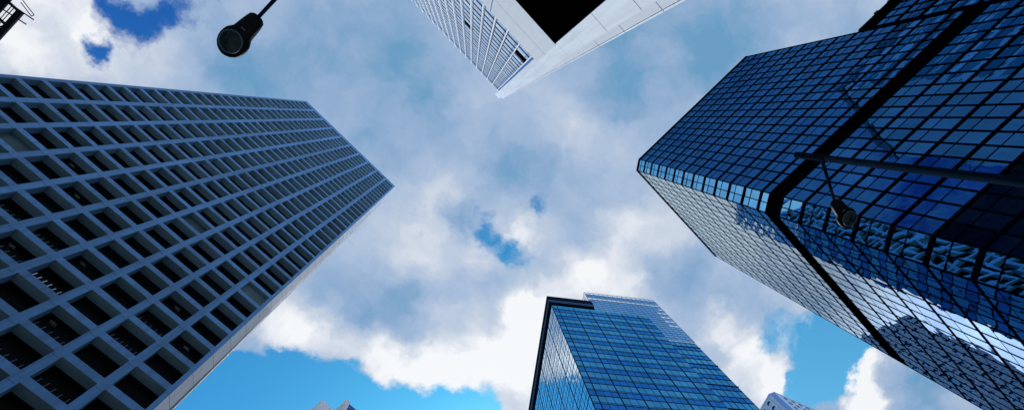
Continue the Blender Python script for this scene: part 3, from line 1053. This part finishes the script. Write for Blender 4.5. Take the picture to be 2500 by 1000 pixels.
x1_, y1_ = 1.75 * K + 2.42 * K * 12, 2.35 * K + 2.38 * K * 12
b.poly([(e, 0, RH2), (0, -e, RH2), (0, -y1_, RH2), (x1_, -y1_, RH2), (x1_, 0, RH2)], 0, 0)
b.build('wall', [M_tile, M_chamf, M_rd, M_tj], rt)
emit_windows(cells, [M_rw], rt)
b = MB()
for q in (7.2, 9.6):
    b.tube((0.2, -q * K * 1.0, RH2), (0.2, -q * K, RH2 + 0.7), 0.22, n=8)
    b.build('roof_lamp', M_tj, rt)
    b = MB()

# ------------------------------------------------------------------ street block behind the white tower (seen in the mirror glass)
M_blk = surface('pale_blue_cladding', (0.50, 0.62, 0.74), 0.6, 0.3, 0.08, 0.15, streak=0.1)
M_teal = glass('teal_block_glass', (0.20, 0.48, 0.55), (0.7, 0.85, 0.9), 3.5, 0.03, 0.02, 0.4, 0.4)
ob2 = thing('office_block', 'pale office block with teal glass bands, mirrored in the dark tower glass', 'building', (-4, -80, 0))
b = MB()
b.box(-14.6, 6.8, -95, -66, 0, 118, 0)
b.build('wall', M_blk, ob2)
b = MB()
b.box(-14.9, 7.1, -95, -65.7, 118, 120.5, 0)
b.build('parapet', surface('grey_parapet', (0.13, 0.17, 0.22), 0.7, 0.2, 0.1), ob2)
b = MB()
for i in range(24):
    b.poly([(6.82, -95, 6 + i * 4.6), (6.82, -66.3, 6 + i * 4.6), (6.82, -66.3, 9.2 + i * 4.6), (6.82, -95, 9.2 + i * 4.6)])
b.build('window_band', M_teal, ob2)

# ------------------------------------------------------------------ street lamps
M_lamp = surface('black_lamp_paint', (0.0025, 0.005, 0.009), 0.55, 0.06, 0.2, 4)
M_pole = surface('dark_lamp_pole', (0.004, 0.010, 0.020), 0.8, 0.0, 0.25, 3)
M_rim = surface('lens_rim', (0.04, 0.085, 0.13), 0.5, 0.1, 0.2, 5)
mt, kk_, out = new_mat('lamp_lens')
pb = kk_.new('ShaderNodeBsdfPrincipled')
tcv = kk_.new('ShaderNodeTexCoord').outputs['Object']
cr = kk_.mixc(kk_.maprange(kk_.noise(tcv, 9.0, 4, 0.6), 0.35, 0.7, 0, 1), (0.004, 0.010, 0.014, 1), (0.022, 0.045, 0.055, 1))
kk_.l.new(cr, pb.inputs['Base Color'])
pb.inputs['Roughness'].default_value = 0.12
pb.inputs['Specular IOR Level'].default_value = 0.08
kk_.l.new(pb.outputs[0], out.inputs[0])
M_lens = mt


def lamp_head(parent, A, axis, L):
    """teardrop lantern from neck point A along axis, round lens underneath"""
    ax = axis.normalized()
    sd_ = Vector((0, 0, 1)).cross(ax).normalized()
    up = ax.cross(sd_)
    # (position along, half width, top height, bottom depth)
    prof = [(0.0, 0.050, 0.05, 0.05), (0.015, 0.10, 0.08, 0.07), (0.06, 0.148, 0.12, 0.09), (0.16, 0.168, 0.15, 0.10), (0.28, 0.182, 0.17, 0.105),
            (0.38, 0.190, 0.18, 0.105), (0.45, 0.200, 0.18, 0.10), (0.50, 0.232, 0.18, 0.09), (0.56, 0.268, 0.18, 0.085), (0.64, 0.284, 0.17, 0.08),
            (0.72, 0.284, 0.16, 0.08), (0.80, 0.266, 0.14, 0.075), (0.88, 0.226, 0.11, 0.07), (0.95, 0.155, 0.07, 0.055), (0.985, 0.085, 0.04, 0.035), (1.0, 0.02, 0.01, 0.01)]
    h = MB()
    N = 24
    rings = []
    for (t, wd, tp, bt_) in prof:
        r_ = []
        for q in range(N):
            th = 2 * math.pi * q / N
            c_, s_ = math.cos(th), math.sin(th)
            zoff = (tp if s_ > 0 else bt_) * (abs(s_) ** 0.8) * (1 if s_ > 0 else -1)
            r_.append(len(h.v))
            h.v.append(A + ax * (t * L) + sd_ * (wd * L * (abs(c_) ** 0.9) * (1 if c_ > 0 else -1)) + up * (zoff * L))
        rings.append(r_)
    for a in range(len(rings) - 1):
        for q in range(N):
            q2 = (q + 1) % N
            h.f.append((rings[a][q], rings[a][q2], rings[a + 1][q2], rings[a + 1][q]))
            h.mi.append(0)
            h.tone.append(0)
    h.f += [tuple(rings[0]), tuple(reversed(rings[-1]))]
    h.mi += [0, 0]
    h.tone += [0, 0]
    head = h.build('lamp_head', M_lamp, parent, smooth=True)
    # lens: rim ring and shallow bowl
    c0 = A + ax * (0.70 * L) - up * (0.083 * L)
    R_ = 0.222 * L
    rm = MB()
    n_s = 40
    for q in range(n_s):
        t1, t2 = 2 * math.pi * q / n_s, 2 * math.pi * (q + 1) / n_s
        d1, d2 = ax * math.cos(t1) + sd_ * math.sin(t1), ax * math.cos(t2) + sd_ * math.sin(t2)
        p = [c0 + d1 * R_, c0 + d2 * R_, c0 + d2 * R_ * 0.9, c0 + d1 * R_ * 0.9]
        p2 = [x - up * 0.012 for x in p]
        rm.poly(p2, 0, 0)
        rm.poly([p[0], p[1], p2[1], p2[0]], 0, 0)
        rm.poly([p[3], p[2], p2[2], p2[3]], 0, 0)
    rim = rm.build('lens_rim', M_rim, head, origin=Vector(parent['_o']))
    ln = MB()
    seg, rr = 32, 6
    idx = []
    for a in range(rr + 1):
        ra = R_ * 0.9 * a / rr
        dz = 0.05 * L * (1 - (a / rr) ** 2)
        row = []
        for q in range(seg):
            th = 2 * math.pi * q / seg
            row.append(len(ln.v))
            ln.v.append(c0 + ax * ra * math.cos(th) + sd_ * ra * math.sin(th) - up * (dz + 0.004))
        idx.append(row)
    for a in range(rr):
        for q in range(seg):
            q2 = (q + 1) % seg
            ln.f.append((idx[a][q], idx[a][q2], idx[a + 1][q2], idx[a + 1][q]))
            ln.mi.append(0)
            ln.tone.append(0)
    ln.build('lens', M_lens, head, smooth=True, origin=Vector(parent['_o']))
    ct = MB()                                                 # latch and screw boss under the body
    ct.box(-0.008, 0.008, -0.03, 0.03, -0.008, 0.008)
    for v_ in ct.v:
        v_.xyz = A + ax * (0.36 * L + v_.x) + sd_ * v_.y - up * (0.104 * L - v_.z)
    ct.build('latch', M_rim, head, origin=Vector(parent['_o']))


def street_lamp(label, base, top, arm_from, arm_to, head_to, L, pr0, pr1, ar):
    t = thing('street_lamp', label, 'street lamp', (base[0], base[1], 0), group='street lamps')
    p = MB()
    p.tube((base[0], base[1], 0.0), (base[0], base[1], 1.2), pr0 * 1.7, pr0 * 1.6, 20)
    p.tube((base[0], base[1], 1.2), (base[0], base[1], top - 0.75), pr0, pr1, 24)
    p.build('pole', M_pole, t, smooth=True)
    p = MB()
    p.tube((base[0], base[1], top - 0.78), (base[0], base[1], top), pr1 * 1.08, pr1 * 1.08, 24)
    p.tube((base[0], base[1], top - 0.80), (base[0], base[1], top - 0.74), pr1 * 1.3, pr1 * 1.3, 24)
    p.build('pole_cap', M_pole, t)
    p = MB()
    a_, b_ = Vector(arm_from), Vector(arm_to)
    p.tube(a_, b_, ar, ar * 0.85, 14)
    p.build('arm', M_pole, t, smooth=True)
    d = (Vector(head_to) - b_)
    lamp_head(t, b_ - d.normalized() * 0.02, d, L)
    return t


h2 = 9.0
street_lamp('dark street lamp on a round pole crossing in front of the dark glass tower', (0.5105 * h2, -0.4150 * h2), h2 + CAMZ,
            (0.529 * h2, -0.4245 * h2, h2 + CAMZ - 0.45), (0.6355 * h2, -0.409 * h2, h2 + CAMZ - 0.10),
            (0.70 * h2, -0.409 * h2, h2 + CAMZ - 0.06), 0.66, 0.062, 0.055, 0.030)
h1 = 7.2
street_lamp('black street lamp hanging against the open sky at the top left', (-0.3735 * h1, -0.04 * h1), h1 + CAMZ,
            (-0.375 * h1, -0.03 * h1, h1 + CAMZ - 0.25), (-0.3865 * h1, 0.1505 * h1, h1 + CAMZ),
            (-0.390 * h1, 0.245 * h1, h1 + CAMZ), 0.68, 0.062, 0.055, 0.028)

# ------------------------------------------------------------------ gantry in the top left corner
M_st = surface('dark_gantry_steel', (0.004, 0.006, 0.012), 0.5, 0.3, 0.2, 3)
gh = 20.0
ga = thing('service_gantry', 'dark steel gantry with walkway rails at the very top left corner', 'gantry', (-13.4, 12, 0))
gz = gh + CAMZ
b = MB()
b.box(-13.40, -13.20, 8.62, 26, gz - 0.05, gz + 0.05)             # outer beam
b.box(-14.9, -13.74, 8.3, 26, gz - 0.02, gz + 0.04)               # walkway deck
for y in (8.62, 9.28, 10.2, 11.2, 12.2):
    b.box(-13.75, -13.40, y, y + 0.08, gz - 0.03, gz + 0.03)
b.box(-13.53, -13.51, 8.7, 26, gz - 0.01, gz + 0.01)
b.box(-13.62, -13.60, 8.7, 26, gz - 0.01, gz + 0.01)
b.build('beam', M_st, ga)
for y0 in (9.3, 10.4, 11.5):
    b = MB()
    b.tube((-13.66, y0, gz), (-13.38, y0 + 0.45, gz), 0.035, n=8)
    b.tube((-13.66, y0 + 0.5, gz), (-13.38, y0 + 0.1, gz), 0.03, n=8)
    b.build('brace', M_st, ga)
b = MB()
for (x, y) in ((-13.30, 8.66), (-13.38, 8.98)):
    b.tube((x - 0.35, y, gz + 0.0), (x + 0.42, y + (-0.10 if y < 8.8 else -0.12), gz + 0.06), 0.022, n=8)
b.tube((-13.62, 8.36, gz + 0.2), (-13.06, 8.48, gz + 0.2), 0.014, n=6)
b.tube((-13.62, 8.46, gz + 0.2), (-13.10, 8.58, gz + 0.2), 0.014, n=6)
b.tube((-13.06, 8.48, gz + 0.2), (-13.10, 8.58, gz + 0.2), 0.014, n=6)
b.build('railing', M_st, ga)
for y in (14.0, 24.0):
    b = MB()
    b.box(-14.0, -13.7, y, y + 0.3, 0, gz)
    b.build('post', M_st, ga)

# drop helper properties
for o in list(bpy.data.objects):
    if '_o' in o:
        del o['_o']
